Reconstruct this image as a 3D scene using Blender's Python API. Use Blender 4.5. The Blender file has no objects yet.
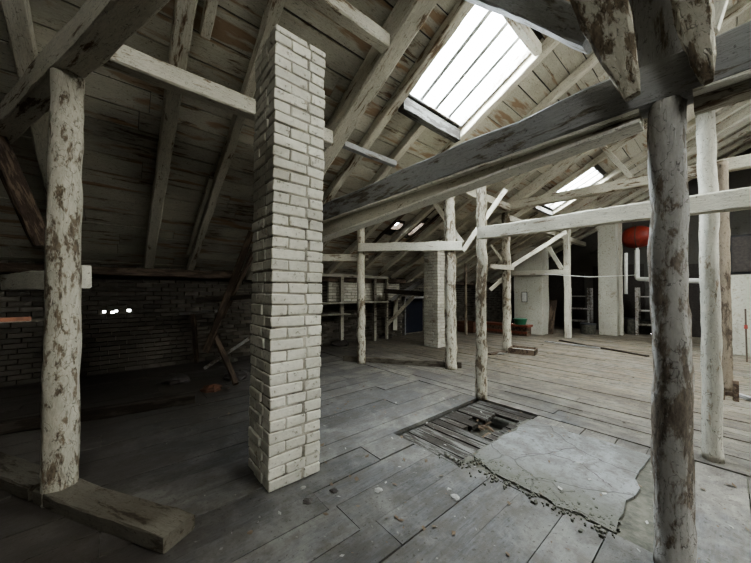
import bpy, math, random
from mathutils import Vector, Matrix
R = random.Random(7)
S = bpy.context.scene
C = S.collection
W, H, F = 751, 563, 300.0
YAW = math.radians(49.5)                 # camera looks this far from +X (floorboards) towards +Y (down the roof slope)
PITCH = math.radians(1.0); SHIFT = 6.3   # px
EYE = 1.5
# ------------------------------------------------------------------ camera
cd = bpy.data.cameras.new('camera'); cam = bpy.data.objects.new('camera', cd); C.objects.link(cam)
cd.sensor_width = 36; cd.lens = F / W * 36; cd.shift_y = SHIFT / W; cd.clip_start = .05
cam.location = (0, 0, EYE); cam.rotation_euler = (math.pi / 2 + PITCH, 0, YAW - math.pi / 2)
S.camera = cam
fw = Vector((math.cos(YAW), math.sin(YAW), 0)); rt = Vector((math.sin(YAW), -math.cos(YAW), 0))
def ray(u, v):
    a = (u - W / 2) / F; b = (H / 2 - v + SHIFT) / F
    f3 = fw * math.cos(PITCH) + Vector((0, 0, math.sin(PITCH))); u3 = Vector((0, 0, math.cos(PITCH))) - fw * math.sin(PITCH)
    return f3 + rt * a + u3 * b
def pt(u, v, d):                          # measured point of the photo at horizontal depth d
    r = ray(u, v); return Vector((0, 0, EYE)) + r * (d / r.dot(fw))
def fl(u, v, z=0):
    r = ray(u, v); return Vector((0, 0, EYE)) + r * ((z - EYE) / r.z)
def onx(u, v, x): r = ray(u, v); return Vector((0, 0, EYE)) + r * (x / r.x)
def ony(u, v, y): r = ray(u, v); return Vector((0, 0, EYE)) + r * (y / r.y)
K = 5.8; T = .5                           # roof z = K - T*y
def rz(y, off=0): return K - T * y - off
RIDGE = -1.4; EAVE = 7.5; XN = -5.0; XF = 15.0; YS = -9.0
# ------------------------------------------------------------------ materials
def nt(name):
    m = bpy.data.materials.new(name); m.use_nodes = True; t = m.node_tree; t.nodes.clear()
    o = t.nodes.new('ShaderNodeOutputMaterial'); b = t.nodes.new('ShaderNodeBsdfPrincipled'); t.links.new(b.outputs[0], o.inputs[0])
    return m, t, b
def col(c): return (c[0], c[1], c[2], 1)
def mixc(t, fac, a, b, mode='MIX'):
    n = t.nodes.new('ShaderNodeMix'); n.data_type = 'RGBA'; n.blend_type = mode; L = t.links.new
    for s, i in ((fac, 0), (a, 6), (b, 7)):
        if isinstance(s, (int, float)): n.inputs[i].default_value = s
        elif isinstance(s, tuple): n.inputs[i].default_value = col(s)
        else: L(s, n.inputs[i])
    return n.outputs[2]
def noise(t, vec, scale, detail=4, rough=.6, dist=0):
    n = t.nodes.new('ShaderNodeTexNoise'); n.inputs['Scale'].default_value = scale; n.inputs['Detail'].default_value = detail
    n.inputs['Roughness'].default_value = rough; n.inputs['Distortion'].default_value = dist; t.links.new(vec, n.inputs['Vector']); return n.outputs['Fac']
def ramp(t, s, a, b, va=0, vb=1):
    n = t.nodes.new('ShaderNodeMapRange'); n.inputs[1].default_value = a; n.inputs[2].default_value = b; n.inputs[3].default_value = va; n.inputs[4].default_value = vb
    t.links.new(s, n.inputs[0]); return n.outputs[0]
def math_(t, op, a, b):
    n = t.nodes.new('ShaderNodeMath'); n.operation = op
    for s, i in ((a, 0), (b, 1)):
        if isinstance(s, (int, float)): n.inputs[i].default_value = s
        else: t.links.new(s, n.inputs[i])
    return n.outputs[0]
def coords(t, sc):
    tc = t.nodes.new('ShaderNodeTexCoord'); oi = t.nodes.new('ShaderNodeObjectInfo'); mp = t.nodes.new('ShaderNodeMapping')
    mu = t.nodes.new('ShaderNodeVectorMath'); mu.operation = 'SCALE'; mu.inputs[0].default_value = (37, 17, 23); t.links.new(oi.outputs['Random'], mu.inputs['Scale'])
    ad = t.nodes.new('ShaderNodeVectorMath'); t.links.new(tc.outputs['Object'], ad.inputs[0]); t.links.new(mu.outputs[0], ad.inputs[1])
    t.links.new(ad.outputs[0], mp.inputs[0]); mp.inputs['Scale'].default_value = sc
    return ad.outputs[0], mp.outputs[0], tc
def wood(name, paint, bare, peel=.42, stretch=6, dirt=.5, island=0.0, bump=.35, rough=.85, dark=(.03,.022,.016), stain=None, ps=3.0):
    m, t, b = nt(name)
    iso, st, tc = coords(t, (1, stretch, stretch))
    if island:
        g = t.nodes.new('ShaderNodeNewGeometry'); sc = t.nodes.new('ShaderNodeVectorMath'); sc.operation = 'SCALE'; sc.inputs[0].default_value = (51, 13, 7)
        t.links.new(g.outputs['Random Per Island'], sc.inputs['Scale']); a2 = t.nodes.new('ShaderNodeVectorMath'); t.links.new(st, a2.inputs[0]); t.links.new(sc.outputs[0], a2.inputs[1]); st = a2.outputs[0]
    n1 = noise(t, st, ps, 7, .68, .3); n2 = noise(t, st, 16, 5, .7); n3 = noise(t, iso, 1.1, 3, .5); n4 = noise(t, iso, 38, 3, .6)
    mask = math_(t, 'ADD', n1, ramp(t, n3, .3, .7, -.09, .09))
    mk = ramp(t, mask, 1 - peel - .035, 1 - peel + .035)
    bcol = mixc(t, ramp(t, n2, .35, .65), bare, tuple(c * .45 for c in bare))
    pcol = mixc(t, ramp(t, n2, .3, .75), paint, tuple(c * .72 for c in paint))
    c = mixc(t, mk, pcol, bcol)
    # soot and dirt
    c = mixc(t, ramp(t, n3, .45, .75, 0, dirt), c, dark)
    c = mixc(t, ramp(t, n4, .63, .72, 0, .6), c, dark)
    crack = noise(t, st, 7, 2, .5, .8)
    cr = ramp(t, math_(t, 'ABSOLUTE', math_(t, 'SUBTRACT', crack, .5), 0), .0, .012, 1, 0)
    c = mixc(t, math_(t, 'MULTIPLY', cr, .6), c, dark)
    if stain:
        ns = noise(t, st, .9, 3, .6, .5); c = mixc(t, ramp(t, ns, .56, .64, 0, .8), c, stain)
    if island:
        c = mixc(t, 1.0, c, ramp_col(t, g.outputs['Random Per Island'], 1 - island), 'MULTIPLY')
    t.links.new(c, b.inputs['Base Color']); b.inputs['Roughness'].default_value = rough; b.inputs['Specular IOR Level'].default_value = .2
    bp = t.nodes.new('ShaderNodeBump'); bp.inputs['Strength'].default_value = bump; bp.inputs['Distance'].default_value = .02
    hsum = math_(t, 'SUBTRACT', math_(t, 'ADD', math_(t, 'MULTIPLY', n1, 1.0), math_(t, 'MULTIPLY', n2, .5)), math_(t, 'ADD', math_(t, 'MULTIPLY', mk, .25), math_(t, 'MULTIPLY', cr, .4)))
    t.links.new(hsum, bp.inputs['Height']); t.links.new(bp.outputs[0], b.inputs['Normal'])
    return m
def ramp_col(t, s, lo):
    r = ramp(t, s, 0, 1, lo, 1); n = t.nodes.new('ShaderNodeCombineColor')
    for i in range(3): t.links.new(r, n.inputs[i])
    return n.outputs[0]
def plain(name, c, rough=.7, metal=0, var=.25, sc=12, bump=.15, second=None):
    m, t, b = nt(name); iso, st, tc = coords(t, (1, 1, 1)); n = noise(t, iso, sc, 5, .65)
    cc = mixc(t, ramp(t, n, .3, .7), c, second or tuple(x * (1 - var) for x in c)); t.links.new(cc, b.inputs['Base Color'])
    b.inputs['Roughness'].default_value = rough; b.inputs['Metallic'].default_value = metal
    bp = t.nodes.new('ShaderNodeBump'); bp.inputs['Strength'].default_value = bump; bp.inputs['Distance'].default_value = .01; t.links.new(n, bp.inputs['Height']); t.links.new(bp.outputs[0], b.inputs['Normal'])
    return m
CREAM = (.60, .56, .46)
M = {}
M['beam']   = wood('whitewashed timber', CREAM, (.20, .14, .09), .40, 6, .35)
M['rafter'] = wood('whitewashed rafter', (.60, .56, .465), (.24, .17, .11), .38, 5, .35)
M['grey']   = wood('greyed timber', (.36, .355, .35), (.22, .19, .155), .42, 6, .35)
M['log']    = wood('peeling log', (.54, .50, .41), (.24, .19, .135), .46, 2.6, .3, bump=.7, ps=6)
M['loggrey']= wood('weathered grey log', (.44, .42, .39), (.25, .21, .17), .47, 2.6, .35, bump=.7, ps=5)
M['logwhite']=wood('white painted log', (.60, .575, .50), (.42, .34, .25), .33, 3, .2, bump=.5, ps=5)
M['white']  = wood('white painted timber', (.60, .57, .48), (.33, .26, .19), .36, 6, .15)
M['brown']  = wood('bare brown timber', (.15, .11, .08), (.075, .052, .038), .5, 6, .5)
M['prop'] = wood('brownish prop', (.26, .215, .165), (.13, .10, .075), .45, 3, .3)
M['edge'] = wood('bounce-brightened cream edge', (.86, .83, .74), (.4, .34, .26), .30, 6, .1)  # cream paint, brightened to stand in for weak floor bounce on undersides
M['shade'] = wood('shade-dimmed cream boards', (.36, .335, .28), (.15, .12, .09), .4, 6, .4)  # cream darkened so the shelf's dim light sits in its colour
M['sill'] = wood('grimy sill', (.13, .115, .09), (.08, .062, .045), .45, 5, .5)
M['darkw']  = wood('sooty dark timber', (.06, .05, .04), (.03, .022, .016), .5, 6, .5)
M['ceil']   = wood('whitewashed sheathing boards', (.60, .56, .46), (.25, .17, .105), .37, 7, .45, island=.3, bump=.3, stain=(.30, .19, .11), ps=1.8)
M['roofdark'] = plain('tarred roof deck', (.03, .025, .02))
M['darkboard'] = wood('dark rotten boards', (.15, .145, .135), (.06, .052, .044), .52, 6, .4, island=.4)
# floor boards: blue-grey near, dusty beige towards the far end
def floor_mat(far_=False):
    m, t, b = nt('worn floorboards'); iso, st, tc = coords(t, (1, 7, 7)); g = t.nodes.new('ShaderNodeNewGeometry')
    sc = t.nodes.new('ShaderNodeVectorMath'); sc.operation = 'SCALE'; sc.inputs[0].default_value = (31, 11, 5); t.links.new(g.outputs['Random Per Island'], sc.inputs['Scale'])
    a2 = t.nodes.new('ShaderNodeVectorMath'); t.links.new(st, a2.inputs[0]); t.links.new(sc.outputs[0], a2.inputs[1]); st = a2.outputs[0]
    sx = t.nodes.new('ShaderNodeSeparateXYZ'); gp = t.nodes.new('ShaderNodeVectorRotate'); gp.rotation_type = 'Z_AXIS'; gp.inputs['Angle'].default_value = math.pi / 2 if far_ else 0; t.links.new(tc.outputs['Object'], gp.inputs[0]); t.links.new(gp.outputs[0], sx.inputs[0])
    n1 = noise(t, iso, 1.6, 6, .65, .4); n2 = noise(t, st, 9, 6, .7); n3 = noise(t, iso, 45, 3, .6); n5 = noise(t, iso, 7, 5, .7)
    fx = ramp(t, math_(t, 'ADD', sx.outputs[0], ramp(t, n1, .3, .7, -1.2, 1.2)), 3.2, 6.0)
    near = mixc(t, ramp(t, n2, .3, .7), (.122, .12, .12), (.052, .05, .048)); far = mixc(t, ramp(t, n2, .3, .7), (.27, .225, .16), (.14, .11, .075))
    c = mixc(t, fx, near, far); n7 = noise(t, iso, 3.3, 8, .75, .6); n8 = noise(t, st, 2.2, 7, .75, .4)
    c = mixc(t, ramp(t, n8, .42, .62, .0, .75), c, (.075, .067, .058)); c = mixc(t, ramp(t, n7, .53, .60, 0, .45), c, (.15, .145, .132)); c = mixc(t, ramp(t, n7, .47, .38, 0, .6), c, (.065, .057, .048))
    c = mixc(t, ramp(t, n1, .47, .66, 0, .6), c, (.20, .19, .17))       # dust
    c = mixc(t, ramp(t, n5, .5, .66, 0, .75), c, (.075, .066, .056))
    c = mixc(t, ramp(t, n3, .61, .68, 0, .8), c, (.045, .038, .03))
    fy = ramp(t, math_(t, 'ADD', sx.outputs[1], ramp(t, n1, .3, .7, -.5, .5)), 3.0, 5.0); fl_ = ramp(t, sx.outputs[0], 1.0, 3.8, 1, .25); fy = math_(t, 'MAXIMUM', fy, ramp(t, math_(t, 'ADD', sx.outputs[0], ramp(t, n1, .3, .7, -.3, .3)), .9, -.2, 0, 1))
    c = mixc(t, math_(t, 'MULTIPLY', math_(t, 'MULTIPLY', fy, fl_), .75), c, (.045, .035, .027))   # soil towards the eaves, plus the dim left side's shade painted in
    c = mixc(t, 1.0, c, ramp_col(t, g.outputs['Random Per Island'], .72), 'MULTIPLY')
    t.links.new(c, b.inputs['Base Color']); b.inputs['Roughness'].default_value = .75; b.inputs['Specular IOR Level'].default_value = .3
    bp = t.nodes.new('ShaderNodeBump'); bp.inputs['Strength'].default_value = .3; bp.inputs['Distance'].default_value = .015
    t.links.new(math_(t, 'ADD', math_(t, 'MULTIPLY', n2, .7), n5), bp.inputs['Height']); t.links.new(bp.outputs[0], b.inputs['Normal']); return m
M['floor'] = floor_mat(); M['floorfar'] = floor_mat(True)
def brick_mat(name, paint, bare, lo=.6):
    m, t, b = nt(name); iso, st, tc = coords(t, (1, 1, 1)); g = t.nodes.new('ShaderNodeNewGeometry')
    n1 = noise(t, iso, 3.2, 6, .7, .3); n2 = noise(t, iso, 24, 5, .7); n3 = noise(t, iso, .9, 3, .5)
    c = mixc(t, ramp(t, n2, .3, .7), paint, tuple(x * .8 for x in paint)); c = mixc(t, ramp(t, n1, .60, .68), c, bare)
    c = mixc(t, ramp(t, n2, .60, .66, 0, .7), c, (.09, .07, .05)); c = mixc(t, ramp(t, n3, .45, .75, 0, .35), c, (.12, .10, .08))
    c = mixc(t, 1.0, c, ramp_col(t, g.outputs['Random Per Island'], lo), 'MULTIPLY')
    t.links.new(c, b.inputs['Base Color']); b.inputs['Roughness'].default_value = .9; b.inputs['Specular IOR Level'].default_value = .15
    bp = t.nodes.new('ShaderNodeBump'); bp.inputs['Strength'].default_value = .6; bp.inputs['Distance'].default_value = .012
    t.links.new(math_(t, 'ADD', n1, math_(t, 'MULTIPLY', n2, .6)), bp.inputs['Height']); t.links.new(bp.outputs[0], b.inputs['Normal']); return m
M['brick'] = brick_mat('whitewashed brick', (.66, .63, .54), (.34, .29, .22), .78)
M['brickshaded'] = brick_mat('shade-darkened whitewashed brick', (.13, .115, .095), (.06, .045, .035), .45)  # dimness of the eaves wall put into a darker brick colour
M['mortar'] = plain('crumbling mortar', (.50, .46, .38), .95, 0, .6, 7, .5, second=(.05, .042, .035))
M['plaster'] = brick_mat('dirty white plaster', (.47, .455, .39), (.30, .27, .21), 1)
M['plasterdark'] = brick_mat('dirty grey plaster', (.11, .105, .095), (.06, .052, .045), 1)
def concrete():
    m, t, b = nt('cracked screed'); iso, st, tc = coords(t, (1, 1, 1)); n1 = noise(t, iso, 1.7, 8, .7, .8); n2 = noise(t, iso, 9, 6, .7); n3 = noise(t, iso, 40, 4, .7)
    c = mixc(t, ramp(t, n1, .42, .55), (.155, .155, .157), (.10, .098, .093)); c = mixc(t, ramp(t, n2, .5, .62, 0, .8), c, (.075, .07, .06)); c = mixc(t, ramp(t, n3, .57, .66, 0, .7), c, (.04, .036, .03))
    sx = t.nodes.new('ShaderNodeSeparateXYZ'); t.links.new(tc.outputs['Object'], sx.inputs[0])
    e = ramp(t, math_(t, 'ADD', sx.outputs[0], ramp(t, n1, .3, .7, -.35, .35)), 2.85, 2.45, 0, .8); c = mixc(t, e, c, (.062, .06, .045))
    vo = t.nodes.new('ShaderNodeTexVoronoi'); vo.feature = 'DISTANCE_TO_EDGE'; vo.inputs['Scale'].default_value = 1.6
    mxv = t.nodes.new('ShaderNodeMix'); mxv.data_type = 'VECTOR'; mxv.inputs[0].default_value = .12
    no = t.nodes.new('ShaderNodeTexNoise'); no.inputs['Scale'].default_value = 5; t.links.new(iso, no.inputs['Vector']); t.links.new(iso, mxv.inputs[4]); t.links.new(no.outputs['Color'], mxv.inputs[5]); t.links.new(mxv.outputs[1], vo.inputs['Vector'])
    ck = ramp(t, vo.outputs['Distance'], 0, .012, .7, 0); c = mixc(t, ck, c, (.04, .036, .03))
    t.links.new(c, b.inputs['Base Color']); b.inputs['Roughness'].default_value = .9
    bp = t.nodes.new('ShaderNodeBump'); bp.inputs['Strength'].default_value = .5; bp.inputs['Distance'].default_value = .015; t.links.new(math_(t, 'SUBTRACT', math_(t, 'ADD', n2, n1), ck), bp.inputs['Height']); t.links.new(bp.outputs[0], b.inputs['Normal']); return m
M['concrete'] = concrete()
M['red'] = plain('red enamel', (.30, .035, .02), .5, 0, .5, 8, .05)
M['redwood'] = plain('red brown boards', (.20, .055, .03), .6, 0, .5, 10)
M['pipe'] = plain('white painted pipe', (.72, .72, .68), .5, 0, .2)
M['black'] = plain('black', (.012, .012, .014), .6)
M['navy'] = plain('navy door', (.006, .008, .02), .6)
M['green'] = plain('green plastic', (.02, .13, .07), .5)
M['flake'] = plain('curled paint flakes', (.26, .25, .23), .9, 0, .4, 9)
M['paper'] = plain('pale paper', (.62, .62, .58), .8)
M['chip'] = plain('pale paint chips', (.20, .19, .17), .9, 0, .6, 9)
M['leaf'] = plain('dry brown scraps', (.12, .085, .055), .9, 0, .5, 9)
M['stone'] = plain('dark rubble', (.06, .05, .045), .9, 0, .5, 20, .6)
M['rubble'] = plain('rubble', (.10, .095, .075), .95, 0, .7, 14, .8)
M['rust'] = plain('rusty orange scrap', (.13, .055, .028), .8, 0, .6, 12)
M['iron'] = plain('rusty iron', (.10, .07, .055), .7, .3)
M['greyplastic'] = plain('grey metal', (.28, .28, .27), .6)
def glass():
    m = bpy.data.materials.new('dusty skylight glass'); m.use_nodes = True; t = m.node_tree; t.nodes.clear()
    o = t.nodes.new('ShaderNodeOutputMaterial'); tr = t.nodes.new('ShaderNodeBsdfTransparent'); gl = t.nodes.new('ShaderNodeBsdfGlossy'); mx = t.nodes.new('ShaderNodeMixShader')
    tr.inputs[0].default_value = (.93, .97, .98, 1); gl.inputs['Roughness'].default_value = .15; mx.inputs[0].default_value = .04
    t.links.new(tr.outputs[0], mx.inputs[1]); t.links.new(gl.outputs[0], mx.inputs[2]); t.links.new(mx.outputs[0], o.inputs[0]); return m
M['glass'] = glass()
# ------------------------------------------------------------------ mesh helpers
class MB:
    def __init__(s): s.v = []; s.f = []
    def add(s, vs, fs):
        o = len(s.v); s.v += [tuple(v) for v in vs]; s.f += [tuple(i + o for i in f) for f in fs]; return s
    def box(s, x0, x1, y0, y1, z0, z1, j=0, fn=None):
        vs = [Vector((x, y, z)) for z in (z0, z1) for y in (y0, y1) for x in (x0, x1)]
        if j: vs = [v + Vector([R.uniform(-j, j) for _ in range(3)]) for v in vs]
        if fn: vs = [fn(v) for v in vs]
        return s.add(vs, [(0, 2, 3, 1), (4, 5, 7, 6), (0, 1, 5, 4), (2, 6, 7, 3), (0, 4, 6, 2), (1, 3, 7, 5)])
    def tube(s, pts, r, n=10, caps=True):
        rings = []; pts = [Vector(p) for p in pts]
        for i, p in enumerate(pts):
            d = (pts[min(i + 1, len(pts) - 1)] - pts[max(i - 1, 0)]).normalized()
            a = d.orthogonal() if i == 0 else (a - d * a.dot(d)); a.normalize(); b = d.cross(a)
            rr = r[i] if isinstance(r, (list, tuple)) else r
            rings.append([p + (a * math.cos(2 * math.pi * k / n) + b * math.sin(2 * math.pi * k / n)) * rr for k in range(n)])
        fs = [(i * n + k, i * n + (k + 1) % n, (i + 1) * n + (k + 1) % n, (i + 1) * n + k) for i in range(len(pts) - 1) for k in range(n)]
        if caps: fs += [tuple(range(n))[::-1], tuple(range((len(pts) - 1) * n, len(pts) * n))]
        return s.add([v for q in rings for v in q], fs)
    def build(s, name, mat, parent=None, smooth=False, loc=None, mtx=None):
        me = bpy.data.meshes.new(name); me.from_pydata(s.v, [], s.f); me.update()
        if smooth:
            for p in me.polygons: p.use_smooth = True
        me.materials.append(mat); o = bpy.data.objects.new(name, me); C.objects.link(o)
        if parent: o.parent = parent
        if loc is not None: o.location = loc
        if mtx is not None: o.matrix_world = mtx
        return o
def tag(o, label=None, cat=None, group=None, kind=None):
    if label: o['label'] = label
    if cat: o['category'] = cat
    if group: o['group'] = group
    if kind: o['kind'] = kind
    return o
def bevel(o, w=.006, seg=1):
    m = o.modifiers.new('bevel', 'BEVEL'); m.width = w; m.segments = seg; m.limit_method = 'ANGLE'; m.angle_limit = .6
def empty(name, loc=(0, 0, 0), rz_=0):
    o = bpy.data.objects.new(name, None); C.objects.link(o); o.location = loc; o.rotation_euler = (0, 0, rz_); return o
def frame(p0, p1, up=Vector((0, 0, 1))):
    p0 = Vector(p0); p1 = Vector(p1); x = (p1 - p0).normalized(); y = up.cross(x)
    if y.length < 1e-3: y = Vector((0, 1, 0))
    y.normalize(); z = x.cross(y)
    m = Matrix((x, y, z)).transposed().to_4x4(); m.translation = p0; return m, (p1 - p0).length
def smooth_noise(n, amp):
    a = [R.uniform(-1, 1) for _ in range(n // 3 + 4)]; out = []
    for i in range(n):
        q = i / 3; k = int(q); f = q - k; f = f * f * (3 - 2 * f); out.append((a[k] * (1 - f) + a[k + 1] * f) * amp)
    return out
def timber(name, p0, p1, w, h, mat='beam', label=None, cat='beam', group=None, rough=.004, warp=.008, parent=None, up=Vector((0, 0, 1)), taper=None, w1=None, h1=None):
    """hewn timber; width w sideways, height h along up, centred on the line"""
    m, L = frame(p0, p1, up); n = max(3, int(L / .14) + 1); mb = MB(); ch = min(w, h) * .09
    wy = smooth_noise(n, warp); wz = smooth_noise(n, warp); vs = []
    w1 = w1 or w; h1 = h1 or h
    for i in range(n):
        q = i / (n - 1); ww = w + (w1 - w) * q; hh = h + (h1 - h) * q
        a, b = ww / 2, hh / 2
        pr = [(-a + ch, -b), (a - ch, -b), (a, -b + ch), (a, b - ch), (a - ch, b), (-a + ch, b), (-a, b - ch), (-a, -b + ch)]
        ed = 1 if 0 < i < n - 1 else .3
        for (y, z) in pr: vs.append((L * q, y + wy[i] * ed + R.uniform(-rough, rough), z + wz[i] * ed + R.uniform(-rough, rough)))
    fs = [(i * 8 + k, i * 8 + (k + 1) % 8, (i + 1) * 8 + (k + 1) % 8, (i + 1) * 8 + k) for i in range(n - 1) for k in range(8)]
    fs += [tuple(range(8))[::-1], tuple(range((n - 1) * 8, n * 8))]
    mb.add(vs, fs); o = mb.build(name, M[mat], parent, mtx=None)
    if parent: o.matrix_local = m
    else: o.matrix_world = m
    if label: tag(o, label, cat, group)
    return o
def log(name, p0, p1, r0, r1, mat='log', label=None, cat='post', group=None, rough=.006, bend=.012, facets=.06, n=18):
    m, L = frame(p0, p1, Vector((0, 1, .01))); ns = max(6, int(L / .07)); vs = []
    by = smooth_noise(ns, bend); bz = smooth_noise(ns, bend)
    fac = [R.uniform(-facets, facets) for _ in range(n)]; drift = [smooth_noise(ns, .05) for _ in range(n)]
    cr = R.randrange(n)
    for i in range(ns):
        q = i / (ns - 1); r = r0 + (r1 - r0) * q
        for k in range(n):
            a = 2 * math.pi * k / n; rr = r * (1 + fac[k] * .6 + drift[k][i]) + R.uniform(-rough, rough) * .6
            if k == cr: rr -= r * .16
            vs.append((L * q, by[i] + math.cos(a) * rr, bz[i] + math.sin(a) * rr))
    fs = [(i * n + k, i * n + (k + 1) % n, (i + 1) * n + (k + 1) % n, (i + 1) * n + k) for i in range(ns - 1) for k in range(n)]
    fs += [tuple(range(n))[::-1], tuple(range((ns - 1) * n, ns * n))]
    o = MB().add(vs, fs).build(name, M[mat], smooth=True); o.matrix_world = m
    if label: tag(o, label, cat, group)
    return o
def cut(a0, a1, holes):                   # interval minus holes
    iv = [(a0, a1)]
    for (h0, h1) in holes:
        nx = []
        for (p, q) in iv:
            if h1 <= p or h0 >= q: nx.append((p, q)); continue
            if h0 > p: nx.append((p, h0))
            if h1 < q: nx.append((h1, q))
        iv = nx
    return [(p, q) for p, q in iv if q - p > .015]
def panel(mb, x0, x1, y0, y1, t0, t1, holes, fn):   # sheet with rectangular holes; (x, y, t) mapped by fn
    ys = sorted({y0, y1} | {h[2] for h in holes} | {h[3] for h in holes}); ys = [y for y in ys if y0 <= y <= y1]
    for a, b in zip(ys, ys[1:]):
        for p, q in cut(x0, x1, [(h[0], h[1]) for h in holes if h[2] < b - 1e-6 and h[3] > a + 1e-6]):
            mb.box(p, q, a, b, t0, t1, fn=fn)
def boards(mb, x0, x1, y0, y1, wdt, gap, t0, t1, holes, fn, maxlen=3.6, j=.002, tj=.004):
    y = y0
    while y < y1 - .02:
        w = wdt * R.uniform(.85, 1.15); e = min(y + w, y1)
        for p, q in cut(x0, x1, [(h[0], h[1]) for h in holes if h[2] < e - .01 and h[3] > y + .01]):
            x = p - R.uniform(0, maxlen * .8) if p == x0 else p
            while x < q:
                xe = x + R.uniform(.55, 1) * maxlen; a, b = max(x, p), min(xe, q)
                if b - a > .02:
                    dt = R.uniform(-tj, tj); mb.box(a + .003, b - .003, y + gap / 2 * R.uniform(.3, 1.7), e - gap / 2 * R.uniform(.3, 1.7), t0 + dt, t1 + dt, j=j, fn=fn)
                x = xe
        y = e
# ------------------------------------------------------------------ roof
SK1 = (3.04, 4.40, 1.72, 2.92); SK2 = (8.9, 10.1, 2.15, 3.45); SK3 = (5.05, 5.35, 5.15, 5.4); SK4 = (5.75, 5.95, 5.0, 5.5)
n_roof = Vector((0, T, 1)).normalized()
def roofmap(v): return Vector((v.x, v.y, rz(v.y))) + n_roof * v.z
mb = MB(); boards(mb, XN, XF, RIDGE, EAVE + .35, .25, .012, 0, .025, [SK1, SK2, SK3, SK4], roofmap)
tag(mb.build('ceiling', M['ceil']), kind='structure')
mb = MB(); panel(mb, XN, XF, RIDGE, EAVE + .5, .03, .07, [SK1, SK2, SK3, SK4], roofmap)
tag(mb.build('ceiling', M['roofdark']), kind='structure')
# the other slope, behind the camera, with unseen skylights; the first is added as front fill
zr = rz(RIDGE)
def roof2(v): return Vector((v.x, v.y, zr + (v.y - RIDGE) * T)) + Vector((0, -T, 1)).normalized() * v.z
BK = [(-1.3, .1, -4.0, -2.6), (2.4, 3.9, -4.2, -2.6), (5.6, 7.4, -4.2, -2.4), (9.4, 11.4, -4.2, -2.4)]  # first opening is added, to light the camera-facing timbers
mb = MB(); boards(mb, XN, XF, YS, RIDGE, .20, .008, 0, .025, BK, roof2); tag(mb.build('ceiling', M['ceil']), kind='structure')
mb = MB(); panel(mb, XN, XF, YS - .3, RIDGE, .03, .07, BK, roof2); tag(mb.build('ceiling', M['roofdark']), kind='structure')
# ------------------------------------------------------------------ walls
def brickwall(mb, u0, u1, z0, z1, fn, holes=(), bl=.27, bh=.085, dp=.12, j=.003):
    z = z0; row = 0
    while z < z1 - .02:
        ze = min(z + bh, z1); x = u0 - (bl / 2 if row % 2 else 0)
        while x < u1:
            xe = x + bl * R.uniform(.96, 1.04); a, b = max(x, u0), min(xe, u1)
            if b - a > .04 and not any(h[0] < b - .01 and h[1] > a + .01 and h[2] < ze - .01 and h[3] > z + .01 for h in holes):
                o = R.uniform(-.004, .004); mb.box(a + .006, b - .006, z + .006, ze - .006, o, dp, j=j, fn=fn)
            x = xe
        z = ze; row += 1
WH = [(-.24, -.19, 1.12, 1.17), (-.12, -.07, 1.10, 1.15), (-.06, -.02, 1.13, 1.17), (.12, .18, 1.13, 1.18), (-1.62, -1.12, 1.02, 1.1), (7.8, 9.1, 0, 1.3)]
wt = rz(EAVE) - .02
mb = MB(); brickwall(mb, XN, XF, 0, wt, lambda v: Vector((v.x, EAVE + v.z, v.y)), WH); tag(mb.build('wall_left', M['brickshaded']), kind='structure')
mb = MB(); panel(mb, XN, XF, -.3, wt, .115, .3, [(h[0], h[1], max(h[2], .0), h[3]) for h in WH], lambda v: Vector((v.x, EAVE + v.z, v.y))); tag(mb.build('wall_left', M['mortar']), kind='structure')
def gable(name, x, t, mat):               # pentagonal end wall
    pr = [(YS, 0), (EAVE + .3, 0), (EAVE + .3, rz(EAVE + .3)), (RIDGE, zr), (YS, zr + (YS - RIDGE) * T)]
    vs = [(x, y, z) for y, z in pr] + [(x + t, y, z) for y, z in pr]; n = 5
    fs = [tuple(range(5)), tuple(range(9, 4, -1))] + [(i, (i + 1) % n, n + (i + 1) % n, n + i) for i in range(n)]
    o = MB().add(vs, fs).build(name, M[mat]); tag(o, kind='structure')
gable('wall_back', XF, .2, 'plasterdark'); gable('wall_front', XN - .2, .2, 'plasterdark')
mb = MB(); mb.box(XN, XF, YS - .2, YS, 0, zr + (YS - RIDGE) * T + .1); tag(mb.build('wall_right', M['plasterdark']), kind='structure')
# cavity behind the low dark doorway in the eaves wall
d = MB(); d.box(7.6, 9.3, EAVE + .301, EAVE + .34, -.3, 1.5); dd = d.build('door_1', M['navy']); tag(dd, kind='structure')
fr = MB(); fr.box(7.74, 7.8, EAVE - .04, EAVE + .1, 0, 1.38); fr.box(9.1, 9.16, EAVE - .04, EAVE + .1, 0, 1.38); fr.box(7.74, 9.16, EAVE - .04, EAVE + .1, 1.3, 1.38)
fr.build('door_frame', M['grey'], dd)
hd = MB(); hd.tube([(8.25, EAVE + .3, .7), (8.25, EAVE + .25, .7), (8.25, EAVE + .25, .6)], .01, 6); hd.build('door_handle', M['iron'], dd)
# ------------------------------------------------------------------ floor
PIT = (2.25, 3.92, 1.52, 2.28); HOLE = (2.95, 3.55, 1.60, 2.0)
SLAB = (2.36, 3.72, .47, 1.52)
XS = 3.93                                 # near boards run along X, the boards beyond run along Y
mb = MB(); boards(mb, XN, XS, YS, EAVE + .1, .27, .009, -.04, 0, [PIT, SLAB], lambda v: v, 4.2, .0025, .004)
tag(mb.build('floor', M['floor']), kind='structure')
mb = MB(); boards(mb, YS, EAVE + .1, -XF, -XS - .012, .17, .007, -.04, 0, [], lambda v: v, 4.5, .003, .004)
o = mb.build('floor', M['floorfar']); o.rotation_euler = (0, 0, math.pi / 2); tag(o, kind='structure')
mb = MB(); mb.box(XN, XF, YS, EAVE + .3, -.3, -.2); tag(mb.build('floor', M['rubble']), kind='structure')
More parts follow.
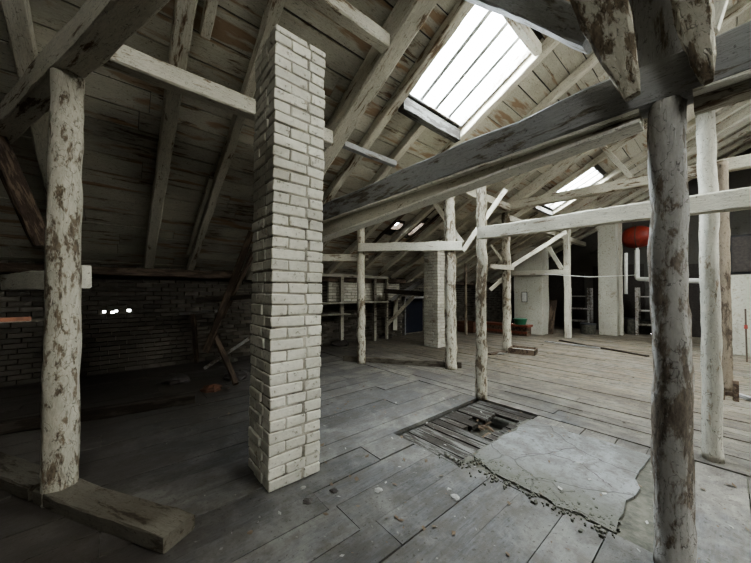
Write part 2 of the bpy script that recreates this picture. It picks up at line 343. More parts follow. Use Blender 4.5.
# dark cross boards over the rotten patch
PM = lambda v: Vector((v.y, -v.x, v.z))
mb = MB(); x = PIT[0] + .01
while x < PIT[1] - .04:
    w = R.uniform(.11, .16); e = min(x + w, PIT[1] - .005)
    y0, y1 = PIT[2] + R.uniform(-.0, .05), PIT[3] - .01
    segs = [(y0, y1)]
    if HOLE[0] < (x + e) / 2 < HOLE[1]: segs = [(y0, HOLE[2] + R.uniform(-.06, .1)), (HOLE[3] + R.uniform(-.12, .06), y1)]
    for a, b in segs:
        if b - a > .04: dz = R.uniform(-.006, .004); mb.box(x, e - R.uniform(.008, .02), a, b, -.045 + dz, -.008 + dz, j=.004, fn=PM)
    x = e
pb = mb.build('floor_patch_boards', M['darkboard']); pb.rotation_euler = (0, 0, math.pi / 2)
tag(pb, 'dark rotten cross boards patching the floor around the open hole', 'floor patch')
# rubble and splinters inside the hole
mb = MB()
for i in range(9):
    a = R.uniform(0, 3.14); cx, cy = R.uniform(2.98, 3.42), R.uniform(1.66, 1.98); l = R.uniform(.06, .16)
    dx, dy = math.cos(a) * l, math.sin(a) * l; zz = R.uniform(-.15, -.03)
    mb.tube([(cx - dx, cy - dy, zz - .02), (cx, cy, zz + .02), (cx + dx, cy + dy, zz)], [.012, .018, .01], 5)
tag(mb.build('wood_splinters', M['leaf']), 'brown broken wood splinters lying in the floor hole', 'debris', kind='stuff')
mb = MB(); mb.box(4.3, XF, -6, 6.5, -.05, -.007)
yy = -3
while yy < 6:
    xx = -2 + R.uniform(0, 2)
    while xx < 4.2:
        xe = xx + R.uniform(.5, 1.8)
        if R.random() < .55 and not (xe > PIT[0] and xx < PIT[1] and yy + .3 > PIT[2] and yy < PIT[3]): mb.box(xx, min(xe, 4.29), yy, yy + .3, -.05, -.012)
        xx = xe + R.uniform(.1, .6)
    yy += .3
mb.box(SLAB[0] - .06, SLAB[1] + .02, SLAB[2] - .3, SLAB[3] + .05, -.05, -.006); tag(mb.build('floor', M['rubble']), kind='structure')
# screed slab with ragged outline
pts = []
for (a, b) in (((2.36, .47), (3.72, .47)), ((3.72, .47), (3.72, 1.52)), ((3.72, 1.52), (2.36, 1.52)), ((2.36, 1.52), (2.36, .47))):
    for i in range(10):
        q = i / 10; k = .035 if 0 < i else 0; x = a[0] + (b[0] - a[0]) * q + R.uniform(-k, k); y = a[1] + (b[1] - a[1]) * q + R.uniform(-k, k) * .8
        if x < 2.55 and y > 1.3: x += .12
        pts.append((x, y))
n = len(pts); vs = [(x, y, .012) for x, y in pts] + [(x, y, -.1) for x, y in pts]; fs = [tuple(range(n)), tuple(range(2 * n - 1, n - 1, -1))] + [(i, n + i, n + (i + 1) % n, (i + 1) % n) for i in range(n)]
sl = MB().add(vs, fs).build('screed_slab', M['concrete']); tag(sl, 'cracked grey concrete slab let into the floorboards', 'slab')
def crackpath(ps, w=.006, z=.0135):
    mb = MB(); q = []
    for a, b in zip(ps, ps[1:]):
        for i in range(6): t_ = i / 6; q.append((a[0] + (b[0] - a[0]) * t_ + R.uniform(-.012, .012), a[1] + (b[1] - a[1]) * t_ + R.uniform(-.012, .012)))
    q.append(ps[-1])
    vs = []; 
    for i, p in enumerate(q):
        d_ = Vector(q[min(i + 1, len(q) - 1)]) - Vector(q[max(i - 1, 0)]); nn = Vector((-d_.y, d_.x)).normalized() * w * R.uniform(.4, 1)
        vs += [(p[0] + nn.x, p[1] + nn.y, z), (p[0] - nn.x, p[1] - nn.y, z)]
    mb.add(vs, [(2 * i, 2 * i + 1, 2 * i + 3, 2 * i + 2) for i in range(len(q) - 1)]); return mb
def F2(u, v): p = fl(u, v, .012); return (p.x, p.y)
crackpath([F2(520, 455), F2(548, 453), F2(580, 463), F2(598, 476), F2(612, 487)]).build('crack', M['stone'], sl)
crackpath([F2(532, 480), F2(552, 482), F2(560, 492), F2(575, 491)]).build('crack', M['stone'], sl)
crackpath([F2(552, 492), F2(562, 502), F2(580, 512), F2(597, 521)]).build('crack', M['stone'], sl)
# mossy rubble strip along the slab's near left edge
mb = MB()
for i in range(420):
    x = R.gauss(2.42, .09); y = R.uniform(.45, 1.75); s = R.uniform(.003, .011)
    if x > 2.35 and y > 1.5: continue
    mb.box(x - s, x + s, y - s * .8, y + s * .8, .0, .008 + s * .6, j=s * .5)
tag(mb.build('rubble_strip', M['rubble']), 'crumbled mortar and grit along the near edge of the slab', 'rubble', kind='stuff')
# ------------------------------------------------------------------ rafters
sl_ = math.sqrt(1 + T * T)
def rafter(x, y0, y1, w, h, mat, label, group=None, name='rafter', drop=0):
    a = Vector((x, y0, rz(y0))) - n_roof * (h / 2 + .004 + drop); b = Vector((x, y1, rz(y1))) - n_roof * (h / 2 + .004 + drop)
    return timber(name, a, b, w, h, mat, label, 'rafter', group, up=Vector((0, 0, 1)), warp=.006)
rafter(2.36, RIDGE + .1, EAVE - .05, .24, .30, 'rafter', 'thick whitewashed principal rafter running up just right of the tall brick chimney', name='principal_rafter')
rafter(-2.55, RIDGE + .1, EAVE - .05, .13, .14, 'rafter', 'whitewashed rafter at the extreme left edge of the attic')
rafter(-1.55, RIDGE + .1, EAVE - .05, .14, .14, 'brown', 'bare brown rafter sloping down behind the leftmost post')
rafter(-.67, RIDGE + .1, EAVE - .05, .15, .14, 'rafter', 'whitewashed rafter crossing the top left corner above the heavy beam')
rafter(.43, RIDGE + .1, EAVE - .05, .15, .15, 'rafter', 'wide whitewashed rafter between leftmost post and brick chimney')
rafter(1.13, RIDGE + .1, EAVE - .05, .11, .15, 'rafter', 'narrow whitewashed rafter just left of the brick chimney')
rafter(2.95, RIDGE + .1, EAVE - .05, .13, .14, 'rafter', 'whitewashed rafter along left side of the large skylight')
rafter(3.62, SK1[3] + .14, EAVE - .05, .12, .13, 'rafter', 'short jack rafter below the middle of the large skylight', name='jack_rafter')
rafter(4.49, RIDGE + .1, EAVE - .05, .13, .14, 'rafter', 'whitewashed rafter along right side of the large skylight')
for x in (5.5, 6.3, 7.1):
    rafter(x, RIDGE + .1, EAVE - .05, .12, .13, 'rafter', 'whitewashed common rafter between the two skylights', 'common rafters between the skylights')
rafter(7.8, RIDGE + .1, EAVE - .05, .18, .22, 'rafter', 'principal rafter above the post standing by the open tray', name='principal_rafter')
rafter(8.8, RIDGE + .1, EAVE - .05, .12, .13, 'rafter', 'whitewashed rafter along near side of the far skylight')
rafter(10.2, RIDGE + .1, EAVE - .05, .12, .13, 'rafter', 'whitewashed rafter along far side of the far skylight')
rafter(9.5, SK2[3] + .13, EAVE - .05, .11, .12, 'rafter', 'short jack rafter below the far skylight', name='jack_rafter')
for x in (10.9, 12.2, 12.95, 13.7, 14.5):
    rafter(x, RIDGE + .1, EAVE - .05, .12, .13, 'rafter', 'whitewashed common rafter beyond the far skylight', 'common rafters at the far end')
rafter(11.5, RIDGE + .1, EAVE - .05, .17, .2, 'rafter', 'principal rafter above the square white post at the far end', name='principal_rafter')
# thin batten beside the narrow rafter
a = ony(197, 262, 6.9); b = ony(217, 193, 5.6)
timber('batten', Vector((1.03, 6.9, rz(6.9, .07))), Vector((1.03, 5.0, rz(5.0, .07))), .06, .06, 'rafter', 'short thin batten nailed beside the narrow rafter left of chimney', 'batten')
timber('batten', Vector((.62, 2.6, rz(2.6, .06))), Vector((.62, 3.35, rz(3.35, .06))), .09, .07, 'rafter', 'short board stub beside the wide rafter above the left purlin', 'batten')
# other slope rafters (seen only when stepping aside)
for x in (2.2, 4.1, 5.4, 7.6, 9.2, 11.6):
    a = Vector((x, RIDGE - .1, zr - .05 - .09)); b = Vector((x, YS + .1, zr + (YS + .1 - RIDGE) * T - .09))
    timber('rafter', a, b, .13, .13, 'rafter', 'whitewashed rafter of the opposite roof slope', 'rafter', 'rafters of the opposite slope')
# ------------------------------------------------------------------ skylights
def skylight(name, s, nb, mapf=roofmap, nrm=n_roof, bar='greyplastic', big=True):
    x0, x1, y0, y1 = s; root = empty(name, mapf(Vector(((x0 + x1) / 2, (y0 + y1) / 2, 0)))); tag(root, kind='structure')
    off = root.location.copy(); g = lambda v: mapf(v) - off
    f = MB(); w = .022 if big else .015
    f.box(x0, x0 + w, y0, y1, -.02, .12, fn=g); f.box(x1 - w, x1, y0, y1, -.02, .12, fn=g); f.box(x0, x1, y0, y0 + w, -.02, .12, fn=g); f.box(x0, x1, y1 - w, y1, -.02, .12, fn=g)
    f.build('window_frame', M['grey'] if big else M['brown'], root)
    for i in range(1, nb + 1):
        xx = x0 + (x1 - x0) * i / (nb + 1); b_ = MB(); b_.box(xx - .03, xx + .03, y0 + w, y1 - w, .02, .10, fn=g); b_.build('glazing_bar', M[bar], root)
    p = MB(); p.box(x0 + w, x1 - w, y0 + w, y1 - w, .10, .104, fn=g); p.build('glass_pane', M['glass'], root)
skylight('window_1', SK1, 3); skylight('window_2', SK2, 3); skylight('window_3', SK3, 0, big=False); skylight('window_4', SK4, 0, big=False)
for i, s in enumerate(BK): skylight('window_%d' % (5 + i), s, 3, roof2)
def X_timber(name, x0, x1, y, z, w, h, mat, label, cat='beam', **k): return timber(name, (x0, y, z), (x1, y, z), w, h, mat, label, cat, **k)
X_timber('trimmer', 3.02, 4.40, SK1[3] + .06, rz(SK1[3] + .06, .11), .12, .20, 'darkboard', 'dark trimmer board under the lower edge of the large skylight', 'trimmer')
X_timber('trimmer', 3.02, 4.40, SK1[2] - .06, rz(SK1[2] - .06, .09), .10, .14, 'rafter', 'trimmer board above the upper edge of the large skylight', 'trimmer')
X_timber('trimmer', 8.87, 10.13, SK2[3] + .06, rz(SK2[3] + .06, .09), .10, .13, 'grey', 'trimmer board under the lower edge of the far skylight', 'trimmer')
# brown exposed battens around the small roof holes
for k, x in enumerate((4.98, 5.68, 6.02)):
    timber('batten', (x, 4.4, rz(4.4, .05)), (x, 6.1, rz(6.1, .05)), .07, .05, 'brown', ['bare brown batten left of the small roof hole', 'bare brown batten between the two small roof holes', 'bare brown batten right of the slotted roof hole'][k], 'batten')
# ------------------------------------------------------------------ purlins and wall plates
zp = 3.66
X_timber('purlin', -.15, 2.23, 3.6, zp, .16, .19, 'rafter', 'whitewashed purlin passing behind the chimney from the leftmost beam', 'purlin')
X_timber('purlin', 2.54, 3.62, 3.72, rz(3.72, .20), .09, .09, 'grey', 'short purlin right of the principal rafter below the skylight', 'purlin')
X_timber('purlin', 1.22, 2.23, 2.44, 4.28, .14, .15, 'rafter', 'whitewashed purlin above the chimney meeting the principal rafter', 'purlin')
X_timber('wall_plate', XN + .1, 7.6, EAVE - .12, wt - .13, .2, .15, 'brown', 'brown wall plate lying along the left eaves wall', 'beam')
X_timber('wall_plate', 9.3, XF - .1, EAVE - .12, wt - .13, .2, .15, 'brown', 'brown wall plate along the eaves wall beyond the low doorway', 'beam')
timber('purlin', (5.0, 3.62, rz(3.62, .30)), (7.68, 3.62, rz(3.62, .30)), .15, .17, 'rafter', 'whitewashed purlin between the two skylights over the posts', 'purlin')
timber('purlin', (7.92, 3.9, rz(3.9, .30)), (XF - .05, 3.9, rz(3.9, .30)), .15, .17, 'rafter', 'whitewashed purlin running along below the far skylight', 'purlin')
timber('collar_board', onx(602, 145, 8.6), onx(632, 178, 8.6), .10, .10, 'white', 'short pale board crossing the rafters just right of the far skylight', 'brace')
# ------------------------------------------------------------------ main tie beam and front post
XB = 2.23; zb = EYE + 1.045
timber('tie_beam', (XB + .08, 6.05, zb + .122), (XB + .08, -5.2, zb + .122), .16, .245, 'grey', 'massive grey tie beam running across the picture over the front post', 'beam', warp=.012)
timber('tie_beam', (XB + .10, .31, zb - .025), (XB + .10, 5.2, zb - .145), .11, .05, 'beam', 'pale plank doubled under the massive grey tie beam, left of front post', 'beam', h1=.30)
timber('tie_beam', (XB + .10, .10, zb - .040), (XB + .10, -5.0, zb - .040), .11, .08, 'beam', 'pale plank doubled under the massive grey tie beam, right of front post', 'beam')
timber('edge_strip', (XB + .065, 6.0, zb - .010), (XB + .065, .31, zb - .010), .15, .018, 'edge', 'thin cream strip along the lower edge of the massive grey tie beam, left of post', 'batten', warp=.003)
timber('edge_strip', (XB + .065, .10, zb - .010), (XB + .065, -5, zb - .010), .15, .018, 'edge', 'thin cream strip along the lower edge of the massive grey tie beam, right of post', 'batten', warp=.003)
timber('edge_strip', (XB + .085, .31, zb - .062), (XB + .085, 5.1, zb - .302), .15, .022, 'edge', 'thin cream strip along the bottom of the plank doubled under tie beam', 'batten', warp=.003)
log('post', (XB + .06, .205, 0), (XB + .06, .205, zb - .002), .082, .078, 'loggrey', 'thick dark weathered log post in the right foreground', facets=.05, bend=.008)
# upper stud above the front post and its hewn cheek pieces
timber('stud', (XB + .12, .27, zb + .25), (XB + .12, .27, rz(.27, .36)), .14, .34, 'grey', 'dark upright stud above the front post between two hewn pieces', 'post', up=Vector((0, 1, 0)))
def cheek(pp, tip, mat, label):           # hewn strut tapering to a pointed lower end
    m, L = frame(pp[0], pp[1], Vector((1, 0, 0))); vs = []; n = 22; k = 10
    for i in range(n):
        q = i / (n - 1); s = 1 if q > tip else (.30 + .70 * (q / tip) ** .8)
        for a in range(k):
            an = 2 * math.pi * (a + .5) / k; ca, sa = math.cos(an), math.sin(an)
            ca = math.copysign(abs(ca) ** .5, ca); sa = math.copysign(abs(sa) ** .5, sa)
            vs.append((L * q, ca * pp[2] / 2 * s + R.uniform(-.006, .006), sa * pp[3] / 2 * min(1, s + .25) + R.uniform(-.005, .005)))
    fs = [(i * k + a, i * k + (a + 1) % k, (i + 1) * k + (a + 1) % k, (i + 1) * k + a) for i in range(n - 1) for a in range(k)] + [tuple(range(k))[::-1], tuple(range((n - 1) * k, n * k))]
    o = MB().add(vs, fs).build('hanging_strut', M[mat]); o.matrix_world = m; tag(o, label, 'strut')
    return o
cheek((onx(633, 96, 2.16), onx(545, -150, 2.14), .235, .10), .30, 'log', 'wide hewn pale strut tapering down across the tie beam')
cheek((onx(708, 82, 2.17), onx(658, -150, 2.14), .135, .09), .28, 'log', 'narrow hewn pale strut tapering down right of the front post')
timber('brace', onx(596, 36, 2.36), onx(430, -30, 2.40), .14, .17, 'grey', 'dark grey brace rising left past the top of the large skylight', 'brace')
timber('brace', onx(712, 32, 2.9), onx(742, -60, 2.9), .06, .06, 'white', 'thin pale lath rising right of the narrow hewn strut', 'brace')
# ------------------------------------------------------------------ brick chimneys
def chimney(x, y, lx, ly, h, mat, label, bh=.088, plinth=True, cap=True, bl=None):
    root = empty('chimney', (x, y, 0)); tag(root, label, 'chimney')
    mb = MB(); r = 0; z = 0
    while z < h - .01:
        ze = min(z + bh, h); g = .0085; o = [R.uniform(-.005, .005) for _ in range(4)]
        # a ring of bricks: two long faces and two short faces alternate
        long_ = r % 2 == 0; t_ = min(.13, lx * .3)
        splits = [0, .66, 1] if long_ else [0, .36, 1]
        for side in range(4):
            Lr = lx if side in (0, 2) else ly
            a0, a1 = (0, Lr) if (side in (0, 2)) == long_ else (t_, Lr - t_)
            nb = max(1, round((a1 - a0) / .2)); cutp = [a0 + (a1 - a0) * i / nb + (R.uniform(-.015, .015) if 0 < i < nb else 0) for i in range(nb + 1)]
            if nb == 2 and long_: cutp[1] = a0 + (a1 - a0) * .64
            elif nb == 2: cutp[1] = a0 + (a1 - a0) * .40
            for p, q in zip(cutp, cutp[1:]):
                d_ = R.uniform(-.006, .008); gp = g if p > 0 else 0; gq = g if q < Lr else 0
                if side == 0: mb.box(p + gp, q - gq, -d_, t_, z + g * .6, ze - g * .6, j=.005)
                if side == 2: mb.box(p + gp, q - gq, ly - t_, ly + d_, z + g * .6, ze - g * .6, j=.005)
                if side == 3: mb.box(-d_, t_, p + gp, q - gq, z + g * .6, ze - g * .6, j=.005)
                if side == 1: mb.box(lx - t_, lx + d_, p + gp, q - gq, z + g * .6, ze - g * .6, j=.005)
        z = ze; r += 1
    b = mb.build('bricks', M[mat], root); bevel(b, .009, 2)
    c = MB(); c.box(.010, lx - .010, .010, ly - .010, 0, h - .02); c.build('mortar', M['mortar'], root)
    return root
c1 = fl(268, 494)
ch1 = chimney(c1.x, c1.y, .44, .45, 3.58, 'brick', 'tall whitewashed brick chimney standing in the centre left foreground'); ch1.rotation_euler = (.0065, .0078, 0)
c2 = fl(438, 348)
chimney(c2.x, c2.y, .50, .50, rz(c2.y + .5) - .02, 'brick', 'slim whitewashed brick chimney in the middle distance behind the posts', bh=.085)
# ------------------------------------------------------------------ posts
def roof_top(p, off=.2): return rz(p.y) - off
A = fl(361, 363); Bp = fl(451, 369); Cp = fl(481, 398); Dp = fl(713, 460); E = fl(507, 350); G = fl(568, 337.5); Lp = fl(60, 498)
log('post', A, (A.x, A.y, roof_top(A)), .095, .085, 'log', 'slim round post with cross rail just right of the brick chimney')
log('post', Bp, (Bp.x - .02, Bp.y, roof_top(Bp)), .115, .105, 'log', 'stout round post in front of the slim distant chimney', bend=.012)
log('post', Cp, (Cp.x + .06, Cp.y, EYE + 1.77), .078, .07, 'log', 'slim pale post beside the rotten floor patch', bend=.012)
log('post', Dp, (Dp.x, Dp.y, EYE + 1.77), .066, .06, 'logwhite', 'thick white painted post right behind the dark foreground post', bend=.006, facets=.03)
log('post', E, (E.x, E.y, roof_top(E, .28)), .105, .10, 'log', 'round greyish post beside the open wooden tray')
timber('post', G, (G.x, G.y, roof_top(G, .3)), .19, .17, 'white', 'square white post with rail and brace before far wall', 'post', up=Vector((0, 1, 0)))
zl = pt(64, 76, (Lp.dot(fw))).z
log('post', Lp, (Lp.x, Lp.y, zl), .10, .09, 'log', 'peeling round post standing at the far left on a sill', bend=.008)
for (u, v, r_, lab) in ((466, 335, .05, 'thin distant post between the stout post and the slim pale post'), (727, 390, .065, 'thin dark brown prop right of the white painted post'),):
    p = fl(u, v); log('post', p, (p.x, p.y, min(rz(p.y, .2), 3.55 if u > 700 else 5.0)), r_, r_ * .9, 'prop', lab, bend=.005)
# second tie beam over the posts at X about 4, third over the post by the tray
timber('tie_beam', (4.0, 4.6, EYE + 1.86), (4.0, -5, EYE + 1.86), .16, .18, 'beam', 'tie beam hidden behind the massive one over the slim pale post', 'beam')
timber('tie_beam', (E.x - .19, 5.2, EYE + 2.27), (E.x - .19, -4.5, EYE + 1.95), .16, .20, 'beam', 'pale upper beam passing over the post by the open tray', 'beam')
# ------------------------------------------------------------------ rails between posts
xr = Cp.x - .14
zC = onx(486, 232.5, xr).z; zD = onx(712, 203, xr).z; yC = Cp.y - .07
sD = (zD - zC) / (Dp.y - Cp.y)
timber('rail', (xr, yC, zC), (xr, -3.2, zC + sD * (-3.2 - yC)), .09, .165, 'white', 'long white rail from the slim pale post past the foreground post', 'rail', warp=.008)
dAB = (Bp - A).normalized(); nAB = Vector((-dAB.y, dAB.x, 0)) * .12
if nAB.dot(fw) > 0: nAB = -nAB
za = pt(361, 248, A.dot(fw)).z
timber('rail', A - dAB * .02 + nAB + Vector((0, 0, za)), Bp + dAB * .22 + nAB + Vector((0, 0, za - .07)), .07, .175, 'white', 'white rail joining the slim and stout middle posts', 'rail')
dA2 = -rt
timber('rail', A + rt * .12 - nAB.normalized() * .14 + Vector((0, 0, za - .19)), A - rt * 1.9 + fw * .25 + Vector((0, 0, za - .19)), .07, .15, 'rafter', 'lower rail running left from slim post behind the chimney', 'rail')
timber('sill_beam', A - dAB * .45 + Vector((0, 0, .05)) - nAB * 1.1, Bp + dAB * .2 + Vector((0, 0, .05)) - nAB * 1.1, .1, .12, 'sill', 'low brown sill on the floor between two middle posts', 'sill')
timber('brace', pt(463, 251, 5.45), pt(506, 190, 5.2), .06, .08, 'rafter', 'pale diagonal brace rising right from the stout middle post', 'brace')
timber('brace', pt(462, 243, 6.2), pt(425, 190, 6.4), .06, .10, 'rafter', 'dim diagonal strut behind the stout middle post rising left', 'brace')
zg = pt(568, 272, G.dot(fw)).z
timber('rail', (G.x - .12, G.y - .1, zg), (G.x - .12, 5.6, zg + .05), .07, .16, 'white', 'white rail left of the square far post', 'rail')
timber('brace', (G.x - .14, G.y + .12, zg + .1), onx(548, 246, G.x - .14), .07, .13, 'white', 'short white brace between far square post and its rail', 'brace')
timber('brace', pt(512, 266, 9.6), pt(566, 232, 9.6), .07, .12, 'white', 'long pale diagonal brace before the far white pillar', 'brace')
timber('rail', pt(490, 266, 7.9), pt(514, 268, 7.75), .05, .12, 'rafter', 'short pale rail crossing the post by the tray at head height', 'rail')
timber('brace', pt(490, 290, 8.1), pt(505, 277, 8.1), .05, .10, 'rafter', 'short low brace behind the post by the tray', 'brace')
timber('rail', pt(491, 245, 8.2), pt(502, 260, 8.2), .05, .08, 'rafter', 'short sloping board nailed to the post by the tray', 'rail')
# left foreground frame: sill, rail, head beam
az = math.radians(-60.5); dl = fw * math.cos(az) + rt * math.sin(az)   # horizontal direction of that frame, away to the left
hb = Vector((Lp.x, Lp.y, zl + .11))
timber('head_beam', hb - dl * 3.0 , hb + dl * 2.6, .17, .22, 'beam', 'heavy whitewashed head beam resting on the far left post', 'beam')
e0 = fl(159, 534, .1); e1 = fl(199, 517, .1); mid = (e0 + e1) / 2; mid.z = .05; sw = (e1 - e0).length
bk = Vector((Lp.x, Lp.y, .05)); sd = (mid - bk).normalized()
timber('sill_beam', bk - sd * .1, mid, sw, .10, 'sill', 'short brown sill stub on floor right of far left post', 'sill')
timber('sill_beam', Vector((Lp.x, Lp.y, .05)) - sd * .16, Vector((Lp.x, Lp.y, .05)) - sd * 2.2, .2, .1, 'sill', 'dark sill running left from the base of the leftmost post', 'sill')
zt = pt(60, 276, Lp.dot(fw)).z
pd = Vector((-dl.y, dl.x, 0)); pd = -pd if pd.dot(fw) < 0 else pd
timber('rail', Vector((Lp.x, Lp.y, zt)) + pd * .13 + dl * .045, Vector((Lp.x, Lp.y, zt)) + pd * .13 + dl * 2.4, .08, .18, 'white', 'pale rail nailed behind the far left post at eye height', 'rail')
# brown diagonal brace behind leftmost post
timber('brace', pt(44, 245, 3.4), pt(-20, 110, 3.0), .12, .16, 'brown', 'bare brown diagonal brace at left edge below the head beam', 'brace')
# kerb at the foot of the eaves zone
k0 = fl(-60, 444); k1 = fl(195, 402)
timber('kerb_beam', k0 + Vector((0, 0, .06)), k1 + Vector((0, 0, .06)), .14, .12, 'darkw', 'dark low kerb beam on the floor below the left roof slope', 'kerb')
# ------------------------------------------------------------------ leaning timbers and scrap behind the chimney on the left
lean = [((206, 352, 5.1), (252, 232, 5.3), .10, .10, 'brown', 'dark leaning post behind the left edge of the chimney'),
        ((222, 318, 5.9), (268, 222, 5.6), .08, .05, 'brown', 'brown board leaning up behind the chimney from the scrap pile'),
        ((196, 300, 5.6), (262, 296, 5.8), .07, .09, 'darkw', 'dark crosspiece lying level over the leaning boards'),
        ((172, 314, 6.4), (216, 311, 6.3), .10, .06, 'grey', 'short grey board lying level against the eaves wall'),
        ((197, 363, 6.3), (193, 314, 6.3), .07, .07, 'brown', 'short upright under the grey level board'),
        ((205, 368, 5.0), (262, 330, 5.2), .09, .05, 'loggrey', 'greyish plank propped low across the scrap pile'),
        ((214, 332, 5.3), (236, 384, 4.6), .08, .05, 'brown', 'brown plank sliding down to the floor from the scrap pile')]
for a, b, w, h, m_, lab in lean: timber('leaning_timber', pt(*a), pt(*b), w, h, m_, lab, 'timber')
timber('hanging_board', pt(90, 302, 6.0), pt(170, 278, 6.3), .16, .03, 'darkw', 'sagging dark board under wall plate left of scrap pile', 'board')
def scrap(c, s, mat, label, cat, name, n=9, flat=.5):
    mb = MB(); vs = []; k = 8
    prof = [(0, .9), (.35, 1), (.7, .75), (1, .35)]
    for h_, r_ in prof:
        for a in range(k):
            an = 2 * math.pi * a / k; rr = s * r_ * R.uniform(.7, 1.15); vs.append((math.cos(an) * rr, math.sin(an) * rr, h_ * s * flat * R.uniform(.85, 1.1) if h_ else 0))
    fs = [(i * k + a, i * k + (a + 1) % k, (i + 1) * k + (a + 1) % k, (i + 1) * k + a) for i in range(3) for a in range(k)] + [tuple(range(k))[::-1], tuple(range(3 * k, 4 * k))]
    o = mb.add(vs, fs).build(name, M[mat], loc=(c.x, c.y, c.z + .002)); tag(o, label, cat); return o
scrap(fl(212, 390), .17, 'rust', 'rusty orange scrap lying on floor left of the chimney', 'scrap', 'rusty_scrap')
scrap(fl(178, 382), .22, 'stone', 'dark rubble heap between kerb and orange scrap', 'rubble', 'rubble_heap')
scrap(fl(236, 378), .24, 'stone', 'dark rubble heap against the back of the chimney', 'rubble', 'rubble_heap')
scrap(fl(228, 362), .20, 'rubble', 'grey rubble heap under the leaning timbers', 'rubble', 'rubble_heap')
for (u, v, s, m_, lab) in ((308, 502, .04, 'stone', 'small dark clod beside the chimney base, nearer the camera'), (334, 491, .035, 'stone', 'small dark clod on the floor right of the chimney base'), (303, 488, .025, 'chip', 'pale stone at the foot of the chimney'),
                           (378, 491, .035, 'flake', 'pale flat flake in the middle of the foreground floor'), (455, 498, .036, 'flake', 'pale curled flake left of the floor slab'), (449, 490, .022, 'flake', 'small white flake beside the curled flake'),
                           (250, 533, .02, 'leaf', 'small brown crumb in the foreground left of chimney line')):
    scrap(fl(u, v), s, m_, lab, 'debris', 'floor_debris', flat=.4)
# light behind the little orange slit: an outside plank
mb = MB(); mb.box(-1.75, -1.0, EAVE + .45, EAVE + .5, -.2, 1.4); tag(mb.build('outer_plank', M['rust']), 'orange brown plank seen through the slot in the eaves wall', 'plank')
# ------------------------------------------------------------------ fine litter (uncountable)
def litter(name, n, area, mat, label, smin, smax, avoid=None):
    mb = MB()
    for i in range(n):
        x = R.uniform(area[0], area[1]); y = R.uniform(area[2], area[3]); s = R.uniform(smin, smax); a = R.uniform(0, 3.14)
        ca, sa = math.cos(a) * s, math.sin(a) * s; k = R.uniform(.3, .8); z = .006 + (.012 if SLAB[0] < x < SLAB[1] and SLAB[2] < y < SLAB[3] else 0)
        if c1.x - .05 < x < c1.x + .5 and c1.y - .05 < y < c1.y + .5: continue
        mb.add([(x - ca, y - sa, z), (x - sa * k, y + ca * k, z + s * R.uniform(0, .5)), (x + ca, y + sa, z + s * R.uniform(0, .4)), (x + sa * k, y - ca * k, z)], [(0, 3, 2, 1)])
    tag(mb.build(name, M[mat]), label, 'litter', kind='stuff')
litter('paint_chips', 900, (.3, 8, -.5, 5), 'chip', 'fine pale paint chips strewn over the floorboards', .004, .013)
litter('larger_flakes', 60, (.8, 4, 0, 3), 'flake', 'pale curled paint flakes strewn over the near floor', .010, .026)
litter('dry_scraps', 1300, (1, 13, -1, 5.5), 'leaf', 'brown dry scraps and crumbs scattered across the floor', .008, .03)
# ------------------------------------------------------------------ shelf frame along the eaves wall
def ey(u, v, y=7.3): return ony(u, v, y)
sh = empty('shelf_frame', (5.6, 7.3, 0)); tag(sh, 'long pale shelf frame standing against the eaves wall', 'shelf')
zs = [ey(350, 302).z, ey(350, 276).z, ey(350, 309.5).z]
def shp(nm, x0, x1, y0, y1, z0, z1, mt='shade'):
    q = MB(); q.box(x0 - 5.6, x1 - 5.6, y0 - 7.3, y1 - 7.3, z0, z1, j=.003); return q.build(nm, M[mt], sh)
SX = ey(386, 300).x
shp('shelf_board', 3.2, SX - .2, 6.95, 7.4, zs[0] - .03, zs[0] + .01, 'shade'); shp('shelf_board', 3.2, ey(345, 300).x, 7.0, 7.4, zs[2] - .13, zs[2] - .10, 'shade')
shp('top_rail', 3.2, SX, 7.18, 7.26, zs[1] - .05, zs[1] + .03, 'shade')
for u in (342, 375):
    x = ey(u, 300, 7.2).x; shp('upright', x - .05, x + .05, 7.18, 7.26, 0, zs[1] - .05, 'shade')
x = ey(357, 320, 7.2).x; shp('upright', x - .06, x + .06, 7.0, 7.1, 0, zs[0] - .03, 'shade'); shp('upright', SX - .08, SX - .01, 7.18, 7.26, 0, zs[1] - .05, 'shade')
pc = MB(); brickwall(pc, ey(330, 300).x, 7.4, zs[0] + .02, zs[1] - .06, lambda v: Vector((v.x, 7.38 + v.z, v.y)), (), dp=.1)
tag(pc.build('infill_bricks', M['brick']), 'patch of paler whitewashed bricks above the shelf on eaves wall', 'brickwork')
timber('leaning_timber', pt(386, 326, 10.0), pt(414, 296, 9.8), .12, .12, 'rafter', 'pale timber leaning left of the low dark doorway', 'timber')
timber('leaning_timber', pt(391, 300, 9.5), pt(438, 272, 9.2), .14, .12, 'grey', 'grey diagonal timber above the low dark doorway', 'timber')
timber('leaning_timber', pt(384, 291, 9.3), pt(426, 294, 9.3), .10, .14, 'darkw', 'dark level board above the low dark doorway', 'timber')
timber('leaning_timber', pt(395, 330, 10.3), pt(396, 298, 10.3), .14, .14, 'white', 'short white upright beside the low dark doorway', 'timber')
scrap(fl(371, 336), .14, 'chip', 'pale lump on floor under the shelf frame', 'rubble', 'rubble_heap')
scrap(fl(341, 345), .3, 'stone', 'dark heap below the left end of the shelf frame', 'rubble', 'rubble_heap')
scrap(fl(386, 338), .28, 'stone', 'dark heap under the right end of the shelf frame', 'rubble', 'rubble_heap')
